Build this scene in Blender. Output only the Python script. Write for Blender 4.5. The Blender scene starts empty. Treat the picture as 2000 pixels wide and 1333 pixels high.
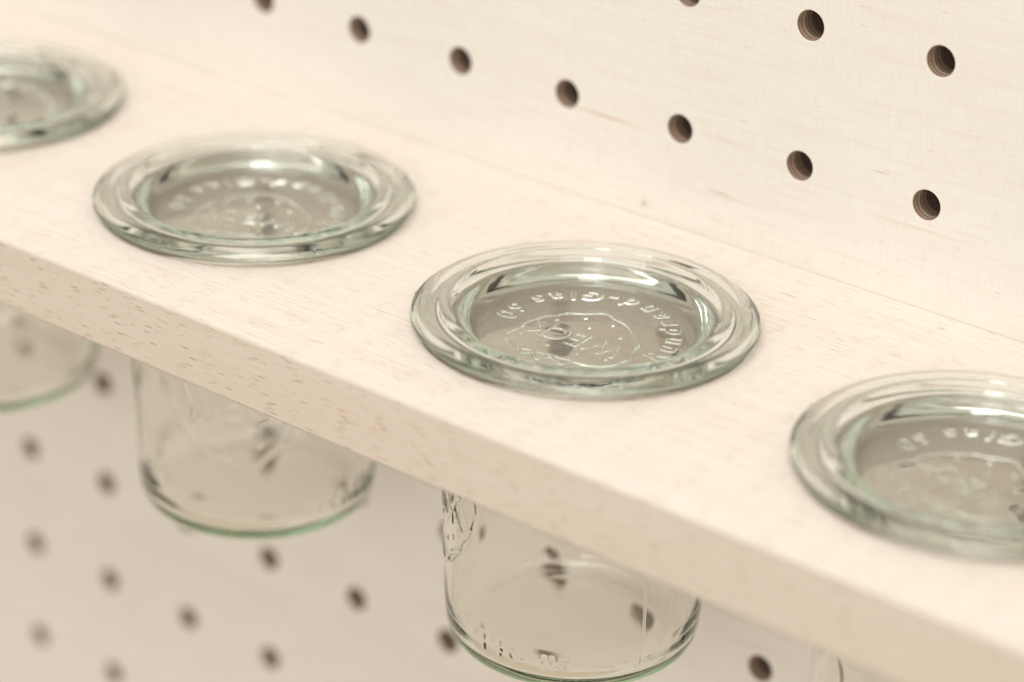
import bpy, bmesh, math, random
import numpy as np
from mathutils import Matrix, Vector

MM = 0.001
random.seed(7)
rng = np.random.default_rng(11)
scene = bpy.context.scene
col = scene.collection

# ------------------------------------------------------------------ measured place (mm)
PITCH = 30.54                 # spacing of the holes in the perforated board
HX0, HZ0 = -138.31, 22.50     # one hole of the lattice
DEPTH = 103.3                 # depth of the shelf
THICK = 15.06                 # thickness of the shelf
JAR_Y = -52.36
JAR_DX = 91.04
HOLE_R = 3.25

# ------------------------------------------------------------------ node helpers
def new_mat(name):
    m = bpy.data.materials.new(name)
    m.use_nodes = True
    nt = m.node_tree
    nt.nodes.clear()
    return m, nt

class N:
    """small helper around a node tree"""
    def __init__(self, nt):
        self.nt = nt
    def node(self, kind, **kw):
        n = self.nt.nodes.new(kind)
        for k, v in kw.items():
            setattr(n, k, v)
        return n
    def link(self, a, b):
        self.nt.links.new(a, b)
    def put(self, sock, v):
        if isinstance(v, bpy.types.NodeSocket):
            self.link(v, sock)
        else:
            sock.default_value = v
    def math(self, op, a, b=0.0, c=0.0, clamp=False):
        n = self.node('ShaderNodeMath', operation=op, use_clamp=clamp)
        for i, v in enumerate((a, b, c)):
            self.put(n.inputs[i], v)
        return n.outputs[0]
    def maprange(self, v, a, b, c=0.0, d=1.0, smooth=True):
        n = self.node('ShaderNodeMapRange')
        if smooth:
            n.interpolation_type = 'SMOOTHSTEP'
        for i, x in enumerate((v, a, b, c, d)):
            self.put(n.inputs[i], x)
        return n.outputs[0]
    def combine(self, x, y, z):
        n = self.node('ShaderNodeCombineXYZ')
        for i, v in enumerate((x, y, z)):
            self.put(n.inputs[i], v)
        return n.outputs[0]
    def mix(self, f, a, b, mode='MIX'):
        n = self.node('ShaderNodeMix', data_type='RGBA', blend_type=mode)
        self.put(n.inputs[0], f)
        self.put(n.inputs[6], a)
        self.put(n.inputs[7], b)
        return n.outputs[2]
    def noise(self, vec, scale=1.0, detail=3.0, rough=0.5, dist=0.0):
        n = self.node('ShaderNodeTexNoise')
        self.put(n.inputs['Vector'], vec)
        n.inputs['Scale'].default_value = scale
        n.inputs['Detail'].default_value = detail
        n.inputs['Roughness'].default_value = rough
        n.inputs['Distortion'].default_value = dist
        return n.outputs[0]
    def objxyz(self):
        tc = self.node('ShaderNodeTexCoord')
        s = self.node('ShaderNodeSeparateXYZ')
        self.link(tc.outputs['Object'], s.inputs[0])
        k = [self.math('MULTIPLY', o, 1000.0) for o in s.outputs]   # to mm
        return k
    def normal(self):
        tc = self.node('ShaderNodeTexCoord')
        s = self.node('ShaderNodeSeparateXYZ')
        self.link(tc.outputs['Normal'], s.inputs[0])
        return s.outputs
    def spot(self, u, v, u0, v0, a, b, strength):
        du = self.math('DIVIDE', self.math('SUBTRACT', u, u0), a)
        dv = self.math('DIVIDE', self.math('SUBTRACT', v, v0), b)
        d = self.math('SQRT', self.math('ADD', self.math('MULTIPLY', du, du), self.math('MULTIPLY', dv, dv)))
        return self.maprange(d, 0.0, 1.0, strength, 0.0)
    def dashes(self, u, v, su, sv, r0, r1, keep):
        """short scattered flecks stretched along u"""
        vec = self.combine(self.math('DIVIDE', u, su), self.math('DIVIDE', v, sv), 0.0)
        vo = self.node('ShaderNodeTexVoronoi', voronoi_dimensions='2D', feature='F1')
        self.link(vec, vo.inputs['Vector'])
        vo.inputs['Scale'].default_value = 1.0
        vo.inputs['Randomness'].default_value = 1.0
        s = self.node('ShaderNodeSeparateColor')
        self.link(vo.outputs['Color'], s.inputs[0])
        m = self.maprange(vo.outputs['Distance'], r0, r1, 1.0, 0.0)
        k = self.maprange(s.outputs[0], keep, 1.0, 0.0, 1.0, smooth=False)
        return self.math('MULTIPLY', m, k)

def principled(n, base, rough=0.5, spec=0.3, bump=None, bstr=0.1, bdist=0.0002):
    b = n.node('ShaderNodeBsdfPrincipled')
    n.put(b.inputs['Base Color'], base)
    n.put(b.inputs['Roughness'], rough)
    b.inputs['Specular IOR Level'].default_value = spec
    if bump is not None:
        bp = n.node('ShaderNodeBump')
        bp.inputs['Strength'].default_value = bstr
        bp.inputs['Distance'].default_value = bdist
        n.link(bump, bp.inputs['Height'])
        n.link(bp.outputs[0], b.inputs['Normal'])
    o = n.node('ShaderNodeOutputMaterial')
    n.link(b.outputs[0], o.inputs['Surface'])
    return b

# ------------------------------------------------------------------ materials
def beech():
    m, nt = new_mat('beech_wood'); n = N(nt)
    x, y, z = n.objxyz()
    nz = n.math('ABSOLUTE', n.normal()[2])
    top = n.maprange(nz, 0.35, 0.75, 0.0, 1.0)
    # across-grain coordinate: y on the top, z on the front edge
    cross = n.math('ADD', n.math('MULTIPLY', y, top), n.math('MULTIPLY', z, n.math('SUBTRACT', 1.0, top)))
    wob = n.math('MULTIPLY', n.math('SUBTRACT', n.noise(n.combine(n.math('DIVIDE', x, 120.0), n.math('DIVIDE', y, 60.0), 0.0), 1.0, 1.0), 0.5), 8.0)
    crossw = n.math('ADD', cross, wob)
    broad = n.noise(n.combine(n.math('DIVIDE', x, 160.0), n.math('DIVIDE', crossw, 9.0), n.math('MULTIPLY', top, 5.0)), 1.0, 3.0, 0.55)
    fine = n.noise(n.combine(n.math('DIVIDE', x, 34.0), n.math('DIVIDE', crossw, 0.55), 3.0), 1.0, 2.0, 0.6)
    hair = n.noise(n.combine(n.math('DIVIDE', x, 4.5), n.math('DIVIDE', crossw, 0.24), 7.0), 1.0, 1.0, 0.5)
    grit = n.noise(n.combine(n.math('DIVIDE', x, 0.34), n.math('DIVIDE', y, 0.26), n.math('DIVIDE', z, 0.26)), 1.0, 1.0, 0.5)
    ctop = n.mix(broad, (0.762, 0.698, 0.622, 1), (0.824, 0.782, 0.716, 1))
    cfr = n.mix(broad, (0.622, 0.546, 0.466, 1), (0.692, 0.628, 0.556, 1))  # front edge darker than the top: its dimmer light put into the colour
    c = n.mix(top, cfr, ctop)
    f = n.maprange(fine, 0.35, 0.72, 0.0, 0.55)
    c = n.mix(n.math('MULTIPLY', n.maprange(grit, 0.3, 0.7), 0.17), c, (0.60, 0.47, 0.36, 1))
    c = n.mix(n.math('MULTIPLY', f, 0.60), c, (0.60, 0.44, 0.32, 1))
    h = n.maprange(hair, 0.58, 0.78, 0.0, 1.0)
    c = n.mix(n.math('MULTIPLY', h, 0.22), c, (0.48, 0.34, 0.24, 1))
    # medullary flecks
    d_front = n.dashes(n.math('ADD', x, n.math('MULTIPLY', z, 0.4)), z, 10.5, 0.85, 0.07, 0.145, 0.22)
    d_front2 = n.dashes(n.math('ADD', x, 31.0), n.math('ADD', z, 9.0), 7.5, 0.7, 0.06, 0.13, 0.42)
    d_top = n.dashes(x, crossw, 11.0, 0.60, 0.05, 0.17, 0.35)
    d_top2 = n.dashes(n.math('ADD', x, 17.0), n.math('ADD', crossw, 5.0), 8.0, 0.5, 0.05, 0.16, 0.45)
    inv = n.math('SUBTRACT', 1.0, top)
    df = n.math('MULTIPLY', n.math('MULTIPLY', n.math('MAXIMUM', d_front, n.math('MULTIPLY', d_front2, 0.7)), inv), n.maprange(x, -30.0, 130.0, 1.0, 0.5))
    dt = n.math('MULTIPLY', n.math('MAXIMUM', d_top, d_top2), top)
    c = n.mix(n.math('MULTIPLY', df, 0.88), c, (0.25, 0.115, 0.06, 1))
    c = n.mix(n.math('MULTIPLY', dt, 0.85), c, (0.42, 0.27, 0.17, 1))
    # one dark pitch streak beside the in-focus lid
    sp = n.math('MULTIPLY', n.spot(x, y, 22.5, -13.0, 4.2, 0.33, 0.75), top)
    c = n.mix(sp, c, (0.30, 0.19, 0.11, 1))
    # cutout walls painted paler, standing in for light under the lids
    cut = n.math('MULTIPLY', n.math('LESS_THAN', z, -0.05), n.math('GREATER_THAN', y, -DEPTH + 8.0))
    cut = n.math('MULTIPLY', cut, n.math('GREATER_THAN', z, -THICK + 0.1))
    c = n.mix(n.math('MULTIPLY', cut, 0.8), c, (0.87, 0.80, 0.71, 1))
    bump = n.math('SUBTRACT', n.math('MULTIPLY', fine, 0.35), n.math('ADD', df, dt))
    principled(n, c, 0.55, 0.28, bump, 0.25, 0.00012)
    return m

def maple():
    m, nt = new_mat('maple_plywood_face'); n = N(nt)
    x, y, z = n.objxyz()
    wob = n.math('MULTIPLY', n.math('SUBTRACT', n.noise(n.combine(n.math('DIVIDE', x, 90.0), 0.0, n.math('DIVIDE', z, 45.0)), 1.0, 2.0), 0.5), 9.0)
    zw = n.math('ADD', z, wob)
    broad = n.noise(n.combine(n.math('DIVIDE', x, 130.0), 0.0, n.math('DIVIDE', zw, 8.0)), 1.0, 3.0, 0.5)
    fine = n.noise(n.combine(n.math('DIVIDE', x, 22.0), 2.0, n.math('DIVIDE', zw, 0.8)), 1.0, 2.0, 0.55)
    c = n.mix(broad, (0.785, 0.746, 0.682, 1), (0.842, 0.824, 0.778, 1))
    lines = n.noise(n.combine(n.math('DIVIDE', x, 180.0), 6.0, n.math('DIVIDE', zw, 5.2)), 1.0, 2.0, 0.6)
    l = n.maprange(n.math('ABSOLUTE', n.math('SUBTRACT', lines, 0.50)), 0.0, 0.014, 1.0, 0.0)
    brk = n.maprange(n.noise(n.combine(n.math('DIVIDE', x, 24.0), 1.0, n.math('DIVIDE', z, 14.0)), 1.0, 2.0), 0.48, 0.68, 0.0, 1.0)
    c = n.mix(n.math('MULTIPLY', n.math('MULTIPLY', l, brk), 0.22), c, (0.58, 0.40, 0.27, 1))
    c = n.mix(n.math('MULTIPLY', n.maprange(fine, 0.42, 0.72), 0.13), c, (0.56, 0.43, 0.31, 1))
    # soft vertical silk of the sanded veneer
    grit = n.noise(n.combine(n.math('DIVIDE', x, 0.30), 0.0, n.math('DIVIDE', z, 0.26)), 1.0, 1.0, 0.5)
    c = n.mix(n.math('MULTIPLY', n.maprange(grit, 0.3, 0.7), 0.15), c, (0.58, 0.48, 0.37, 1))
    silk = n.noise(n.combine(n.math('DIVIDE', x, 0.5), 0.0, n.math('DIVIDE', z, 7.0)), 1.0, 1.0, 0.5)
    c = n.mix(n.math('MULTIPLY', n.maprange(silk, 0.4, 0.75), 0.13), c, (0.60, 0.50, 0.38, 1))
    fl = n.dashes(x, zw, 9.0, 1.6, 0.05, 0.13, 0.80)
    c = n.mix(n.math('MULTIPLY', fl, 0.30), c, (0.46, 0.32, 0.21, 1))
    # knots and pitch streaks where the photo has them
    for (u, v, a, b, s, cc) in ((-24.4, 3.0, 0.75, 0.6, 0.9, (0.20, 0.13, 0.08, 1)),
                                (-24.0, 3.2, 4.0, 2.2, 0.18, (0.50, 0.36, 0.25, 1)),
                                (-5.0, 11.0, 4.6, 0.33, 0.62, (0.38, 0.26, 0.16, 1)),
                                (-2.0, 10.4, 9.0, 0.5, 0.25, (0.46, 0.33, 0.22, 1)),
                                (-36.0, 20.2, 13.0, 0.5, 0.85, (0.60, 0.38, 0.24, 1)),
                                (-4.0, 23.0, 12.0, 1.2, 0.22, (0.62, 0.44, 0.32, 1)),
                                (34.0, 26.5, 3.0, 0.35, 0.45, (0.42, 0.28, 0.18, 1)),
                                (46.0, 17.0, 20.0, 0.8, 0.20, (0.62, 0.44, 0.32, 1))):
        c = n.mix(n.spot(x, z, u, v, a, b, s), c, cc)
    principled(n, c, 0.6, 0.25, fine, 0.12, 0.00008)
    return m

def ply_bore():
    """inside of the drilled holes: stacked veneers with dark glue lines"""
    m, nt = new_mat('plywood_edge_in_hole'); n = N(nt)
    x, y, z = n.objxyz()
    jit = n.math('MULTIPLY', n.math('SUBTRACT', n.noise(n.combine(n.math('DIVIDE', x, 9.0), 0.0, n.math('DIVIDE', z, 9.0)), 1.0, 1.0), 0.5), 0.5)
    yy = n.math('DIVIDE', n.math('ADD', y, jit), 1.25)
    fr = n.math('FRACT', yy)
    glue = n.maprange(n.math('ABSOLUTE', n.math('SUBTRACT', fr, 0.5)), 0.05, 0.17, 1.0, 0.0)
    alt = n.math('GREATER_THAN', n.math('FRACT', n.math('MULTIPLY', n.math('ADD', yy, 0.5), 0.5)), 0.5)
    c = n.mix(alt, (0.52, 0.40, 0.31, 1), (0.36, 0.255, 0.185, 1))
    fuzz = n.noise(n.combine(n.math('DIVIDE', x, 0.5), n.math('DIVIDE', y, 0.3), n.math('DIVIDE', z, 0.5)), 1.0, 2.0, 0.6)
    c = n.mix(n.math('MULTIPLY', fuzz, 0.35), c, (0.22, 0.14, 0.09, 1))
    c = n.mix(n.math('MULTIPLY', glue, 0.85), c, (0.055, 0.032, 0.022, 1))
    deep = n.maprange(y, 0.8, 7.0, 0.0, 0.9)  # shade deep in the hole, painted into the colour
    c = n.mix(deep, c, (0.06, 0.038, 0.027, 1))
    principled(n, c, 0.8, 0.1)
    return m

def glass(name, tint, dens, face):
    m, nt = new_mat(name); n = N(nt)
    g = n.node('ShaderNodeBsdfGlass')
    g.inputs['Roughness'].default_value = 0.0
    g.inputs['IOR'].default_value = 1.5
    g.inputs['Color'].default_value = face
    v = n.node('ShaderNodeVolumeAbsorption')
    v.inputs['Color'].default_value = tint
    v.inputs['Density'].default_value = dens
    o = n.node('ShaderNodeOutputMaterial')
    n.link(g.outputs[0], o.inputs['Surface'])
    n.link(v.outputs[0], o.inputs['Volume'])
    return m

M_BEECH, M_MAPLE, M_BORE = beech(), maple(), ply_bore()
M_LID = glass('pale_green_lid_glass', (0.56, 0.82, 0.68, 1), 12.0, (1.0, 0.999, 0.992, 1))
M_JAR = glass('pale_green_jar_glass', (0.47, 0.74, 0.49, 1), 15.0, (0.999, 0.993, 0.985, 1))

# ------------------------------------------------------------------ mesh helpers
def mesh_obj(name, verts, faces, mats, parent=None, fmat=None, smooth=None):
    me = bpy.data.meshes.new(name)
    me.from_pydata([tuple(v) for v in verts], [], faces)
    for m in mats:
        me.materials.append(m)
    if fmat is not None:
        me.polygons.foreach_set('material_index', np.array(fmat, dtype=np.int32))
    if smooth is not None:
        me.polygons.foreach_set('use_smooth', np.array(smooth, dtype=bool))
    me.update()
    o = bpy.data.objects.new(name, me)
    col.objects.link(o)
    if parent:
        o.parent = parent
    return o

def tag(o, label=None, cat=None, group=None, kind=None):
    if label: o['label'] = label
    if cat: o['category'] = cat
    if group: o['group'] = group
    if kind: o['kind'] = kind

class Mesh:
    def __init__(self):
        self.v, self.f, self.m, self.s, self.key = [], [], [], [], {}
    def vert(self, p):
        k = (round(p[0], 4), round(p[1], 4), round(p[2], 4))
        if k not in self.key:
            self.key[k] = len(self.v)
            self.v.append((p[0] * MM, p[1] * MM, p[2] * MM))
        return self.key[k]
    def quad(self, pts, mat=0, smooth=False):
        ids = []
        for p in pts:
            i = self.vert(p)
            if i not in ids:
                ids.append(i)
        if len(ids) > 2:
            self.f.append(ids); self.m.append(mat); self.s.append(smooth)
    def build(self, name, mats, parent=None):
        return mesh_obj(name, self.v, self.f, mats, parent, self.m, self.s)

def rect_ring(n, a, b):
    """n points round the rectangle +-a, +-b, one for each angle, corners included"""
    pts = []
    ca = math.atan2(b, a)
    for k in range(n):
        t = 2 * math.pi * k / n
        c, s = math.cos(t), math.sin(t)
        q = min(a / abs(c) if abs(c) > 1e-9 else 1e9, b / abs(s) if abs(s) > 1e-9 else 1e9)
        pts.append([c * q, s * q])
    for cx, cy in ((1, 1), (-1, 1), (-1, -1), (1, -1)):
        t = math.atan2(cy * b, cx * a) % (2 * math.pi)
        k = round(t / (2 * math.pi) * n) % n
        pts[k] = [cx * a, cy * b]
    return pts

# ------------------------------------------------------------------ perforated board
def build_pegboard():
    B = Mesh()
    n = 32
    h = PITCH / 2
    ring = rect_ring(n, h, h)
    dpt = 17.5
    for c in range(-13, 12):
        for r in range(-7, 12):
            cx, cz = HX0 + c * PITCH, HZ0 - r * PITCH
            R = HOLE_R
            ch = 0.14
            circ = [(math.cos(2 * math.pi * k / n), math.sin(2 * math.pi * k / n)) for k in range(n)]
            rag = [ch * (0.7 + 0.8 * random.random() ** 3 + (1.3 if random.random() < 0.04 else 0.0)) for _ in range(n)]
            for k in range(n):
                j = (k + 1) % n
                o0, o1 = ring[k], ring[j]
                a0, a1 = circ[k], circ[j]
                P = lambda q, rr, y: (cx + q[0] * rr, y, cz + q[1] * rr)
                B.quad([(cx + o0[0], 0, cz + o0[1]), (cx + o1[0], 0, cz + o1[1]), P(a1, R + rag[j], 0), P(a0, R + rag[k], 0)], 0)
                B.quad([P(a0, R + rag[k], 0), P(a1, R + rag[j], 0), P(a1, R, ch), P(a0, R, ch)], 0, True)
                B.quad([P(a0, R, ch), P(a1, R, ch), P(a1, R, dpt), P(a0, R, dpt)], 1, True)
                B.quad([P(a0, R, dpt), P(a1, R, dpt), P(a1, 0.0, dpt + 0.6)], 1)
    x0, x1 = HX0 - 13.5 * PITCH, HX0 + 11.5 * PITCH
    z1, z0 = HZ0 + 7.5 * PITCH, HZ0 - 11.5 * PITCH
    t = 21.0
    for q in ([(x0, 0, z0), (x1, 0, z0), (x1, t, z0), (x0, t, z0)], [(x0, 0, z1), (x0, t, z1), (x1, t, z1), (x1, 0, z1)],
              [(x0, 0, z0), (x0, t, z0), (x0, t, z1), (x0, 0, z1)], [(x1, 0, z0), (x1, 0, z1), (x1, t, z1), (x1, t, z0)],
              [(x0, t, z0), (x1, t, z0), (x1, t, z1), (x0, t, z1)]):
        B.quad(q, 0)
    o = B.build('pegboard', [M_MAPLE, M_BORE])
    tag(o, 'pale plywood pegboard wall drilled with rows of round holes behind the shelf', 'pegboard')
    return o

# ------------------------------------------------------------------ shelf
CB_R, CB_D, TH_R = 33.6, 4.75, 29.3    # counterbore and through hole for each jar
def build_shelf():
    S = Mesh()
    n = 96
    yb, bev = -0.15, 0.7
    yf = -DEPTH + bev
    yc, b = (yb + yf) / 2, (yb - yf) / 2
    a = JAR_DX / 2
    ring = rect_ring(n, a, b)
    circ = [(math.cos(2 * math.pi * k / n), math.sin(2 * math.pi * k / n)) for k in range(n)]
    xs = [-2 * JAR_DX, -JAR_DX, 0.0, JAR_DX]
    for cx in xs:
        P = lambda q, rr, z: (cx + q[0] * rr, JAR_Y + q[1] * rr, z)
        prof = [(CB_R + 0.5, 0), (CB_R, -0.5), (CB_R, -CB_D), (TH_R, -CB_D), (TH_R, -THICK + 0.3), (TH_R + 0.3, -THICK)]
        for k in range(n):
            j = (k + 1) % n
            o0, o1 = ring[k], ring[j]
            S.quad([(cx + o0[0], yc + o0[1], 0), (cx + o1[0], yc + o1[1], 0), P(circ[j], prof[0][0], 0), P(circ[k], prof[0][0], 0)])
            for (r0, za), (r1, zb) in zip(prof, prof[1:]):
                S.quad([P(circ[k], r0, za), P(circ[j], r0, za), P(circ[j], r1, zb), P(circ[k], r1, zb)])
            S.quad([P(circ[k], prof[-1][0], -THICK), P(circ[j], prof[-1][0], -THICK), (cx + o1[0], yc + o1[1], -THICK), (cx + o0[0], yc + o0[1], -THICK)])
    xl, xr = -640.0, 330.0
    for (p, q) in ((xl, xs[0] - a), (xs[-1] + a, xr)):
        S.quad([(p, yf, 0), (q, yf, 0), (q, yb, 0), (p, yb, 0)])
        S.quad([(p, yf, -THICK), (p, yb, -THICK), (q, yb, -THICK), (q, yf, -THICK)])
    front = []
    for k in range(6):
        t = math.pi / 2 * k / 5
        front.append((yf - bev * math.sin(t), -bev + bev * math.cos(t)))
    for k in range(6):
        t = math.pi / 2 * k / 5
        front.append((yf - bev * math.cos(t), -THICK + bev - bev * math.sin(t)))
    for i, ((y0, z0), (y1, z1)) in enumerate(zip(front, front[1:])):
        S.quad([(xl, y0, z0), (xl, y1, z1), (xr, y1, z1), (xr, y0, z0)], 0, i != 5)
    S.quad([(xl, yb, 0), (xr, yb, 0), (xr, yb, -THICK), (xl, yb, -THICK)])
    for x in (xl, xr):
        pts = front + [(yb, -THICK), (yb, 0)]
        S.f.append([S.vert((x, p, q)) for p, q in pts]); S.m.append(0); S.s.append(False)
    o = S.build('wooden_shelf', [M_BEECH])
    tag(o, 'thick pale beech shelf with flecked grain and round cutouts holding the glass jars', 'shelf')
    return o

# ------------------------------------------------------------------ raised lettering as height maps
_glyphs = {}
def glyph(ch, off=0.03):
    """triangles of one character of Blender's own font, 1 unit high text, and its advance"""
    if (ch, off) in _glyphs:
        return _glyphs[(ch, off)]
    cu = bpy.data.curves.new('tmp_text', 'FONT')
    cu.body = ch
    cu.resolution_u = 6
    cu.offset = off
    ob = bpy.data.objects.new('tmp_text', cu)
    col.objects.link(ob)
    dg = bpy.context.evaluated_depsgraph_get()
    dg.update()
    ev = ob.evaluated_get(dg)
    me = ev.to_mesh()
    me.calc_loop_triangles()
    v = np.array([x.co[:2] for x in me.vertices]) if len(me.vertices) else np.zeros((0, 2))
    t = np.array([x.vertices[:] for x in me.loop_triangles], dtype=int) if len(me.vertices) else np.zeros((0, 3), int)
    ev.to_mesh_clear()
    bpy.data.objects.remove(ob)
    bpy.data.curves.remove(cu)
    if len(v):
        lo, hi = v[:, 0].min(), v[:, 0].max()
        v = v - np.array([(lo + hi) / 2, 0])
        w = hi - lo
    else:
        w = 0.3
    _glyphs[(ch, off)] = (v, t, w)
    return _glyphs[(ch, off)]

class Relief:
    def __init__(self, x0, x1, y0, y1, step):
        self.x0, self.y0, self.step = x0, y0, step
        self.nx, self.ny = int((x1 - x0) / step) + 1, int((y1 - y0) / step) + 1
        self.h = np.zeros((self.ny, self.nx), dtype=np.float32)
        self.X = x0 + np.arange(self.nx) * step
        self.Y = y0 + np.arange(self.ny) * step
    def win(self, lo, hi):
        i0 = max(0, int((lo[0] - self.x0) / self.step)); i1 = min(self.nx, int((hi[0] - self.x0) / self.step) + 2)
        j0 = max(0, int((lo[1] - self.y0) / self.step)); j1 = min(self.ny, int((hi[1] - self.y0) / self.step) + 2)
        return i0, i1, j0, j1
    def tri(self, a, b, c):
        i0, i1, j0, j1 = self.win(np.minimum(np.minimum(a, b), c), np.maximum(np.maximum(a, b), c))
        if i1 <= i0 or j1 <= j0:
            return
        X, Y = np.meshgrid(self.X[i0:i1], self.Y[j0:j1])
        e = lambda p, q: (q[0] - p[0]) * (Y - p[1]) - (q[1] - p[1]) * (X - p[0])
        s0, s1, s2 = e(a, b), e(b, c), e(c, a)
        ins = ((s0 >= 0) & (s1 >= 0) & (s2 >= 0)) | ((s0 <= 0) & (s1 <= 0) & (s2 <= 0))
        sub = self.h[j0:j1, i0:i1]
        sub[ins] = 1.0
    def char(self, ch, cx, cy, size, ang=0.0, wide=1.0, shear=0.0, off=0.03):
        v, t, w = glyph(ch, off)
        if not len(t):
            return
        p = v * np.array([size * wide, size])
        p[:, 0] += p[:, 1] * shear
        p[:, 1] -= size * 0.36
        c, s = math.cos(ang), math.sin(ang)
        q = np.stack([cx + p[:, 0] * c - p[:, 1] * s, cy + p[:, 0] * s + p[:, 1] * c], 1)
        for k in t:
            self.tri(q[k[0]], q[k[1]], q[k[2]])
    def stroke(self, pts, w, closed=True):
        pts = [np.array(p, float) for p in pts]
        seg = list(zip(pts, pts[1:] + pts[:1])) if closed else list(zip(pts, pts[1:]))
        for a, b in seg:
            i0, i1, j0, j1 = self.win(np.minimum(a, b) - w, np.maximum(a, b) + w)
            if i1 <= i0 or j1 <= j0:
                continue
            X, Y = np.meshgrid(self.X[i0:i1], self.Y[j0:j1])
            d = b - a
            L = d @ d + 1e-9
            t = np.clip(((X - a[0]) * d[0] + (Y - a[1]) * d[1]) / L, 0, 1)
            dist = np.hypot(X - a[0] - t * d[0], Y - a[1] - t * d[1])
            sub = self.h[j0:j1, i0:i1]
            sub[dist < w / 2] = 1.0
    def dot(self, x, y, rx, ry, ang=0.0):
        R = max(rx, ry)
        i0, i1, j0, j1 = self.win((x - R, y - R), (x + R, y + R))
        X, Y = np.meshgrid(self.X[i0:i1] - x, self.Y[j0:j1] - y)
        c, s = math.cos(ang), math.sin(ang)
        u, v = (X * c + Y * s) / rx, (-X * s + Y * c) / ry
        sub = self.h[j0:j1, i0:i1]
        sub[u * u + v * v < 1] = 1.0
    def blur(self, mm, times=3):
        k = max(1, int(mm / self.step))
        for _ in range(times):
            for ax in (0, 1):
                pad = [(0, 0), (0, 0)]
                pad[ax] = (k + 1, k)
                cs = np.cumsum(np.pad(self.h, pad, mode='edge'), axis=ax)
                n = self.h.shape[ax]
                hi = np.take(cs, np.arange(2 * k + 1, n + 2 * k + 1), axis=ax)
                lo = np.take(cs, np.arange(0, n), axis=ax)
                self.h = ((hi - lo) / (2 * k + 1)).astype(np.float32)
    def sample(self, x, y):
        fx = (x - self.x0) / self.step
        fy = (y - self.y0) / self.step
        ok = (fx >= 0) & (fy >= 0) & (fx < self.nx - 1) & (fy < self.ny - 1)
        fx = np.clip(fx, 0, self.nx - 1.001); fy = np.clip(fy, 0, self.ny - 1.001)
        i, j = fx.astype(int), fy.astype(int)
        a, b = fx - i, fy - j
        h = self.h
        r = (h[j, i] * (1 - a) + h[j, i + 1] * a) * (1 - b) + (h[j + 1, i] * (1 - a) + h[j + 1, i + 1] * a) * b
        return np.where(ok, r, 0.0)

def smooth_loop(pts, n, closed=True):
    """Catmull-Rom through the points"""
    P = [np.array(p, float) for p in pts]
    out = []
    m = len(P)
    rngk = range(m) if closed else range(m - 1)
    for i in rngk:
        if closed:
            p0, p1, p2, p3 = P[(i - 1) % m], P[i], P[(i + 1) % m], P[(i + 2) % m]
        else:
            p0, p1, p2, p3 = P[max(i - 1, 0)], P[i], P[i + 1], P[min(i + 2, m - 1)]
        for k in range(n):
            t = k / n
            out.append(0.5 * ((2 * p1) + (-p0 + p2) * t + (2 * p0 - 5 * p1 + 4 * p2 - p3) * t * t + (-p0 + 3 * p1 - 3 * p2 + p3) * t ** 3))
    if not closed:
        out.append(P[-1])
    return out

# fruit emblem with leaves on top, drawn in a unit about 1 wide each way
BERRY = [(0.3, -9.7), (2.6, -8.9), (5.7, -6.5), (8.5, -3.8), (10.5, -0.5), (11.8, 2.7), (11.6, 6.2), (12.0, 9.2), (10.9, 12.0), (7.6, 13.9), (3.6, 13.3), (0.2, 12.9), (-3.0, 12.7), (-6.4, 12.6),
         (-9.8, 12.0), (-12.6, 9.6), (-13.5, 5.9), (-12.6, 2.2), (-11.5, -1.6), (-9.3, -4.4), (-6.5, -6.9), (-3.2, -8.4)]
LEAF = [(6.2, 13.4), (4.4, 15.8), (2.8, 14.0), (0.6, 16.0), (-1.2, 13.8), (-4.4, 15.2), (-5.6, 12.8), (-2.6, 12.9), (0.2, 13.1), (3.4, 13.4)]
SEEDS = [(7.4, -1.2), (3.2, -5.2), (-3.0, -5.8), (-7.4, -1.8), (0.2, -2.0), (9.6, 8.6), (2.4, 9.8), (-4.6, 9.8), (-10.4, 8.2)]
def emblem(R, cx, cy, s, letter, word, word_y, lw, wide=1.0):
    rim = [(x * (1 + 0.018 * math.sin(13 * math.atan2(y - 3, x))), y + 0.22 * math.cos(11 * math.atan2(y - 3, x))) for x, y in smooth_loop(BERRY, 8)]
    R.stroke([(cx + x * s, cy + y * s) for x, y in rim], lw)
    R.stroke([(cx + x * s, cy + y * s) for x, y in smooth_loop(LEAF, 5)], lw * 0.9)
    for ch, ox in zip('WECK', word):
        R.char(ch, cx + ox, cy + word_y, letter, 0.0, wide, 0.0, 0.022)
    for (x, y) in SEEDS:
        R.dot(cx + x * s, cy + y * s, 0.27 * s, 0.42 * s, random.uniform(-0.5, 0.5))

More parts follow.
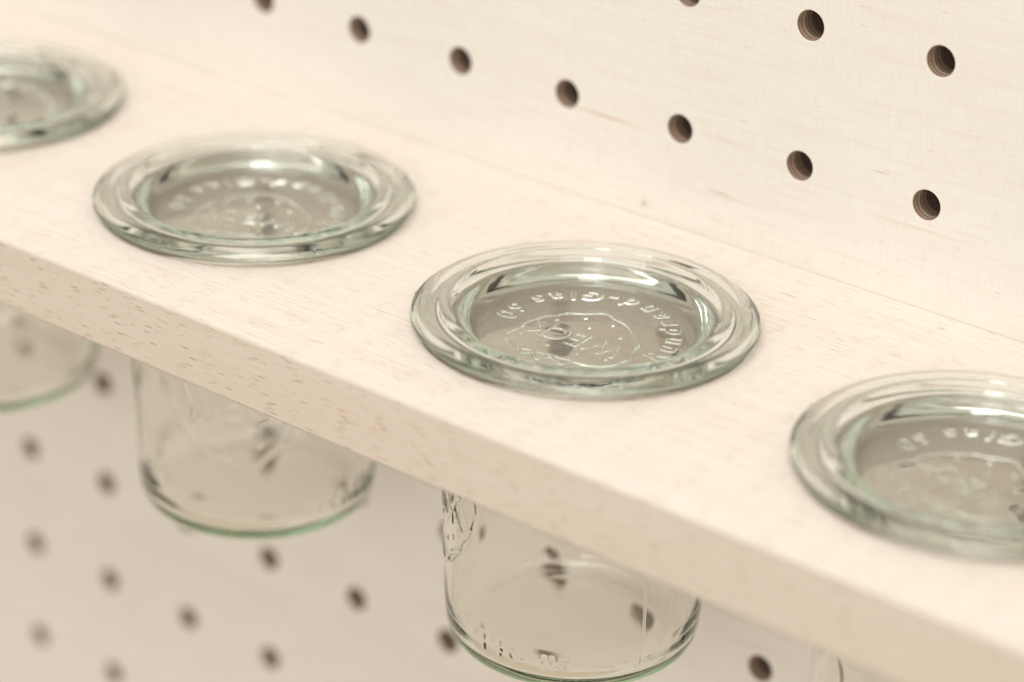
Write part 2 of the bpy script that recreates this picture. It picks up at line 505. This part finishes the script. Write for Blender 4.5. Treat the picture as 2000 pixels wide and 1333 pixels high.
# ------------------------------------------------------------------ revolve with relief
def revolve(name, prof, segs, mat, disp=None, flip=False, stretch=0.0):
    """prof: (r, z) list in mm from axis to axis; disp(r, z, theta, index) -> (dr, dz) arrays"""
    prof = np.array(prof, float)
    th = np.arange(segs) * 2 * math.pi / segs
    rows = []
    for i, (r, z) in enumerate(prof):
        rr = np.full(segs, r); zz = np.full(segs, z)
        if disp is not None:
            dr, dz = disp(r, z, th, i)
            rr = rr + dr; zz = zz + dz
        rows.append(np.stack([rr * np.cos(th), rr * np.sin(th), zz], 1))
    body = np.concatenate(rows[1:-1])
    if stretch:
        body[:, 2] -= stretch * np.clip((-body[:, 2] - 45) / 15, 0, 1)
        prof = prof.copy(); prof[:, 1] -= stretch * np.clip((-prof[:, 1] - 45) / 15, 0, 1)
    top = np.array([[0, 0, prof[0, 1]]]); bot = np.array([[0, 0, prof[-1, 1]]])
    V = np.concatenate([body, top, bot]) * MM
    nr = len(prof) - 2
    it, ib = nr * segs, nr * segs + 1
    k = np.arange(segs); j = (k + 1) % segs
    quads = []
    for i in range(nr - 1):
        a, b = i * segs, (i + 1) * segs
        quads.append(np.stack([a + k, b + k, b + j, a + j], 1))
    Q = np.concatenate(quads)
    t0 = np.stack([np.full(segs, it), k, j], 1)
    t1 = np.stack([np.full(segs, ib), (nr - 1) * segs + j, (nr - 1) * segs + k], 1)
    if flip:
        Q, t0, t1 = Q[:, ::-1], t0[:, ::-1], t1[:, ::-1]
    me = bpy.data.meshes.new(name)
    nl = Q.size + t0.size + t1.size
    npoly = len(Q) + 2 * segs
    me.vertices.add(len(V)); me.vertices.foreach_set('co', V.astype(np.float32).ravel())
    me.loops.add(nl); me.loops.foreach_set('vertex_index', np.concatenate([Q.ravel(), t0.ravel(), t1.ravel()]).astype(np.int32))
    me.polygons.add(npoly)
    sizes = np.concatenate([np.full(len(Q), 4), np.full(2 * segs, 3)])
    me.polygons.foreach_set('loop_start', np.concatenate([[0], np.cumsum(sizes)[:-1]]).astype(np.int32))
    me.polygons.foreach_set('use_smooth', np.ones(npoly, dtype=bool))
    me.materials.append(mat)
    me.update(calc_edges=True)
    me.validate()
    return me

def densify(pts, n):
    return [tuple(p) for p in smooth_loop(pts, n, closed=False)]

# ---- the lid
RL = Relief(-21, 21, -21, 21, 0.05)
TXT = 'Rundrand-Glas 60'
TA = [x - 4 for x in (182, 195.5, 208.5, 222, 235, 247, 260, 274.5, 287.5, 301, 314.5, 326.5, 339.5, 350, 359.5, 373)]
for ch, a in zip(TXT, TA):
    if ch != ' ':
        t = math.radians(a)
        RL.char(ch, 17.1 * math.cos(t), 17.1 * math.sin(t), 5.9, t + math.pi / 2, 1.0, 0.12)
emblem(RL, 0.0, 0.0, 1.0, 8.0, (-7.4, -1.0, 3.6, 8.3), 4.2, 0.85, 0.86)
RL.blur(0.05, 2)

LIFT = 0.75
lid_top = [(0.001, -2.5 + LIFT)] + [(0.11 * k, -2.5 + LIFT) for k in range(1, 191)]
lid_rest = densify([(r, z + LIFT) for r, z in
                   [(21.2, -2.5), (21.7, -2.38), (22.1, -2.0), (22.5, -1.3), (23.0, -0.5), (23.5, 0.25), (24.1, 0.85), (24.7, 1.2), (25.1, 1.35), (25.5, 1.62), (26.1, 2.2), (26.8, 2.75),
                    (27.5, 3.12), (28.3, 3.25), (29.1, 3.12), (29.7, 2.78), (30.25, 2.6), (30.8, 2.66), (31.5, 2.86), (32.3, 2.96), (33.2, 2.86), (34.0, 2.56), (34.65, 2.1),
                    (35.0, 1.5), (34.95, 0.95), (34.55, 0.6), (33.8, 0.47), (31.0, 0.46), (28.4, 0.45), (27.3, 0.25), (26.6, -0.4), (26.1, -1.7), (25.5, -3.4), (24.6, -4.8), (23.2, -5.5), (21.5, -5.7)]], 4)
lid_prof = lid_top + lid_rest + [(15.0, -5.7 + LIFT), (8.0, -5.7 + LIFT), (3.0, -5.7 + LIFT), (0.001, -5.7 + LIFT)]
def lid_disp(r, z, th, i):
    dr = np.zeros_like(th); dz = np.zeros_like(th)
    if i < len(lid_top):
        dz = 0.31 * RL.sample(r * np.cos(th), r * np.sin(th)) + 0.03 * np.sin(0.35 * r * np.cos(th) + 1) * np.sin(0.3 * r * np.sin(th)) * (r < 20)
    else:
        # slightly uneven pressed glass
        k = 0.010
        dz = k * (np.sin(3 * th + 0.4 * r) + 0.7 * np.sin(7 * th - 0.9 * r) + 0.4 * np.sin(17 * th + 2 * z))
        if r > 27 and z > 1.25:
            dr = k * (np.sin(5 * th + z) + 0.5 * np.sin(11 * th - z))
        if r > 34.3:
            for c in (-1.05, -1.01, -0.965, -0.93, 0.4, 2.3, 2.36, 4.4):       # small nibs left on the rim by the mould
                dr = dr + 0.22 * np.exp(-((np.angle(np.exp(1j * (th - c)))) / 0.006) ** 2) * math.exp(-((z - 2.35) / 0.45) ** 2)
    return dr, dz
LID_MESH = revolve('lid', lid_prof, 900, M_LID, lid_disp)

# ---- the jar below it
CIRC = 2 * math.pi * 27.4
RB = Relief(-CIRC / 2, CIRC / 2, -68, -10, 0.08)
emblem(RB, 0.0, -38.4, 1.3, 11.0, (-8.9, -1.8, 3.6, 9.0), 2.4, 0.95, 0.74)
def arc(deg): return math.radians(deg) * 27.4
for ch, d in zip('140', (38.5, 46.0, 54.0)):
    RB.char(ch, arc(d), -61.6, 5.2, 0.0, 1.05)
for ch, d in zip('IIE', (68.5, 72.0, 77.0)):
    RB.char(ch, arc(d), -62.2, 4.6 if ch == 'I' else 3.4, 0.0, 1.0)
for ch, d in zip('140', (-124.0, -117.0, -109.5)):
    RB.char(ch, arc(d), -61.6, 5.2, 0.0, 1.05)
RB.blur(0.09, 3)
outer_top = densify([(27.4, 0.2), (28.2, 0.75), (29.6, 1.12), (31.8, 1.10), (33.0, 0.7), (33.42, -0.3), (33.42, -3.4), (33.0, -4.4), (31.2, -4.68), (29.6, -4.9), (28.7, -5.6), (28.25, -7.5), (28.15, -12.0)], 3)
def rad(z):
    return float(np.interp(-z, [12, 30, 45, 57, 61, 64.4], [28.15, 27.9, 27.5, 27.15, 27.0, 26.75]))
wall = [(rad(-12 - 0.2 * k), -12 - 0.2 * k) for k in range(1, 262)]
base = densify([wall[-1], (26.55, -65.7), (26.2, -67.0), (25.6, -68.25), (24.6, -69.25), (23.2, -69.85), (21.4, -70.08), (18.6, -70.1), (16.0, -70.1), (10.0, -70.1)], 4)
inner = densify([(0.6, -67.8), (8.0, -67.8), (14.0, -67.8), (17.5, -67.8), (20.0, -67.7), (21.8, -67.3), (23.1, -66.5), (24.0, -65.2), (24.55, -63.4), (24.9, -61.0), (25.15, -57.5), (25.45, -46.0), (25.9, -30.0), (26.1, -14.0), (26.3, -8.0), (26.8, -4.0), (27.3, -1.4)], 6)
# closed section: bottom axis -> outside -> rim -> inside -> axis
sect = [(0.001, -70.1), (4.0, -70.1)] + base[::-1] + wall[::-1][1:] + outer_top[::-1] + inner[::-1] + [(0.001, -67.8)]
n_base = 2 + len(base)
def jar_disp(r, z, th, i):
    dr = np.zeros_like(th); dz = np.zeros_like(th)
    t = np.angle(np.exp(1j * th))
    if z < -11.9 and r > 26.5 and i < n_base + len(wall):
        dr = 0.19 * RB.sample(t * 27.4, np.full_like(t, z))
        for c in (1.95, -1.19):                                             # mould seams
            dr = dr + 0.07 * np.exp(-(np.angle(np.exp(1j * (th - c))) / 0.006) ** 2)
    if z < -6 and r > 5:
        dr = dr + 0.035 * (np.sin(2 * th + 0.12 * z) + 0.6 * np.sin(5 * th - 0.21 * z) + 0.35 * np.sin(9 * th + 0.3 * z))
    if i >= n_base + len(wall) + len(outer_top) - 1 and -30 < z < -7:          # uneven shoulder inside the neck
        dr = dr + 0.42 * math.sin(0.75 * z) * math.exp(-((z + 18) / 7.5) ** 2) * (1 + 0.4 * np.sin(4 * th))
    if i >= n_base + len(wall) + len(outer_top) - 1 and z < -6 and r > 10:      # inner face of the wall is the wavier one
        dr = dr + 0.07 * np.sin(3 * th + 0.09 * z + 1) + 0.04 * np.sin(7 * th + 0.2 * z) + 0.03 * np.sin(13 * th - 0.33 * z)
    if -68.6 < z < -65.2 and r > 25:                                          # stippled heel
        w = math.exp(-((z + 66.9) / 0.8) ** 2)
        dr = dr + 0.02 * w * np.maximum(0, np.sin(110 * th)) ** 2
    if z < -69.2 and r > 20:                                                   # nicks on the bearing ring
        dz = 0.03 * np.sin(5 * th) + 0.02 * np.sin(13 * th)
    if i > n_base + len(wall) + len(outer_top) and r < 20:
        dz = dz + 0.08 * np.sin(2 * th + 0.2 * r) * (r / 20)
    return dr, dz
BODY_MESH = revolve('jar_body', sect, 1024, M_JAR, jar_disp, flip=True, stretch=0.9)

def build_jar():
    root = bpy.data.objects.new('glass_jar', None)
    col.objects.link(root)
    root.empty_display_size = 0.02
    for nm, me in (('jar_body', BODY_MESH), ('lid', LID_MESH)):
        o = bpy.data.objects.new(nm, me)
        col.objects.link(o)
        o.parent = root
        o.location = (0, 0, 71.0 * MM)
    return root

def copy_jar(src):
    c = src.copy(); col.objects.link(c)
    for ch in src.children:
        d = ch.copy(); col.objects.link(d); d.parent = c
    return c

build_pegboard()
build_shelf()
proto = build_jar()
JARS = [  # x, body turn, lid turn, label
    (-2 * JAR_DX, -165, 200, 'blurred lidded glass jar farthest away, cut off by the left edge'),
    (-JAR_DX, -53.6, 203, 'lidded glass jar, second from left, with raised lettering on its body just below the shelf'),
    (0.0, -133, 184, 'sharpest lidded glass jar, with crisp lettering on its lid and digits near its foot'),
    (JAR_DX, -30, 163, 'nearest lidded glass jar, lid cut off by the right edge, body nearly hidden'),
]
for i, (x, rb, rl, lab) in enumerate(JARS):
    j = proto if i == 0 else copy_jar(proto)
    j.location = (x * MM, JAR_Y * MM, -71.0 * MM)
    tag(j, lab, 'jar', 'lidded glass jars set into the shelf')
    for ch in j.children:
        ch.rotation_euler = (0, 0, math.radians(rb if ch.data == BODY_MESH else rl))

# ------------------------------------------------------------------ camera
cam = bpy.data.cameras.new('camera')
cam.lens = 98.18
cam.sensor_width = 36.0
cam.clip_start, cam.clip_end = 0.02, 50.0
co = bpy.data.objects.new('camera', cam)
col.objects.link(co)
R = ((0.77581764, 0.63031495, 0.02846134), (-0.29262434, 0.31947759, 0.90127968), (0.5589973, -0.70755716, 0.43230184))
Mx = Matrix(((R[0][0], R[1][0], R[2][0], 301.6495 * MM), (R[0][1], R[1][1], R[2][1], -457.527 * MM), (R[0][2], R[1][2], R[2][2], 237.8035 * MM), (0, 0, 0, 1)))
co.matrix_world = Mx
cam.dof.use_dof = True
cam.dof.focus_distance = 0.560
cam.dof.aperture_fstop = 6.8
cam.dof.aperture_blades = 0
scene.camera = co

# ------------------------------------------------------------------ light
def area(name, loc, target, sx, sy, power, color):
    l = bpy.data.lights.new(name, 'AREA')
    l.shape = 'RECTANGLE'
    l.size, l.size_y = sx, sy
    l.energy = power
    l.color = color
    o = bpy.data.objects.new(name, l)
    col.objects.link(o)
    o.location = loc
    o.rotation_euler = (Vector(target) - Vector(loc)).to_track_quat('-Z', 'Y').to_euler()
    return o
area('ceiling_lamp', (0.1, -0.75, 1.7), (0.0, -0.05, 0.0), 1.6, 1.2, 17.3, (1.0, 0.99, 0.965))
area('soft_front_lamp', (0.15, -1.95, 0.5), (-0.05, 0.0, -0.05), 1.1, 1.0, 7.2, (1.0, 0.97, 0.92))
area('window_lamp', (0.72, -1.55, 0.55), (0.0, -0.05, -0.03), 0.28, 0.8, 3.2, (0.97, 0.985, 1.0))
area('shop_lamp', (0.28, -0.55, 1.45), (0.0, -0.05, 0.0), 0.26, 0.26, 1.8, (1.0, 0.99, 0.97))

w = bpy.data.worlds.new('World')
scene.world = w
w.use_nodes = True
nt = w.node_tree
nt.nodes.clear()
n = N(nt)
tc = n.node('ShaderNodeTexCoord')
sp = n.node('ShaderNodeSeparateXYZ')
n.link(tc.outputs['Generated'], sp.inputs[0])
ramp = n.node('ShaderNodeValToRGB')
n.link(n.maprange(sp.outputs[2], -1.0, 1.0, 0.0, 1.0, smooth=False), ramp.inputs[0])
e = ramp.color_ramp.elements
e[0].position, e[0].color = 0.0, (0.76, 0.61, 0.44, 1)
e[1].position, e[1].color = 1.0, (1.0, 0.955, 0.89, 1)
m_ = ramp.color_ramp.elements.new(0.5); m_.color = (0.85, 0.765, 0.65, 1)
bg = n.node('ShaderNodeBackground')
n.link(ramp.outputs[0], bg.inputs[0])
bg.inputs[1].default_value = 0.80
out = n.node('ShaderNodeOutputWorld')
n.link(bg.outputs[0], out.inputs[0])

# ------------------------------------------------------------------ render settings
scene.render.engine = 'CYCLES'
scene.view_settings.view_transform = 'Standard'
scene.view_settings.look = 'None'
scene.view_settings.exposure = 0.0
scene.view_settings.gamma = 1.0
cy = scene.cycles
cy.max_bounces = 28
cy.transmission_bounces = 28
cy.glossy_bounces = 10
cy.diffuse_bounces = 5
cy.transparent_max_bounces = 8
cy.caustics_reflective = True
cy.caustics_refractive = True
cy.blur_glossy = 0.4
cy.sample_clamp_indirect = 8.0
cy.use_denoising = True
cy.use_adaptive_sampling = True
cy.adaptive_threshold = 0.01
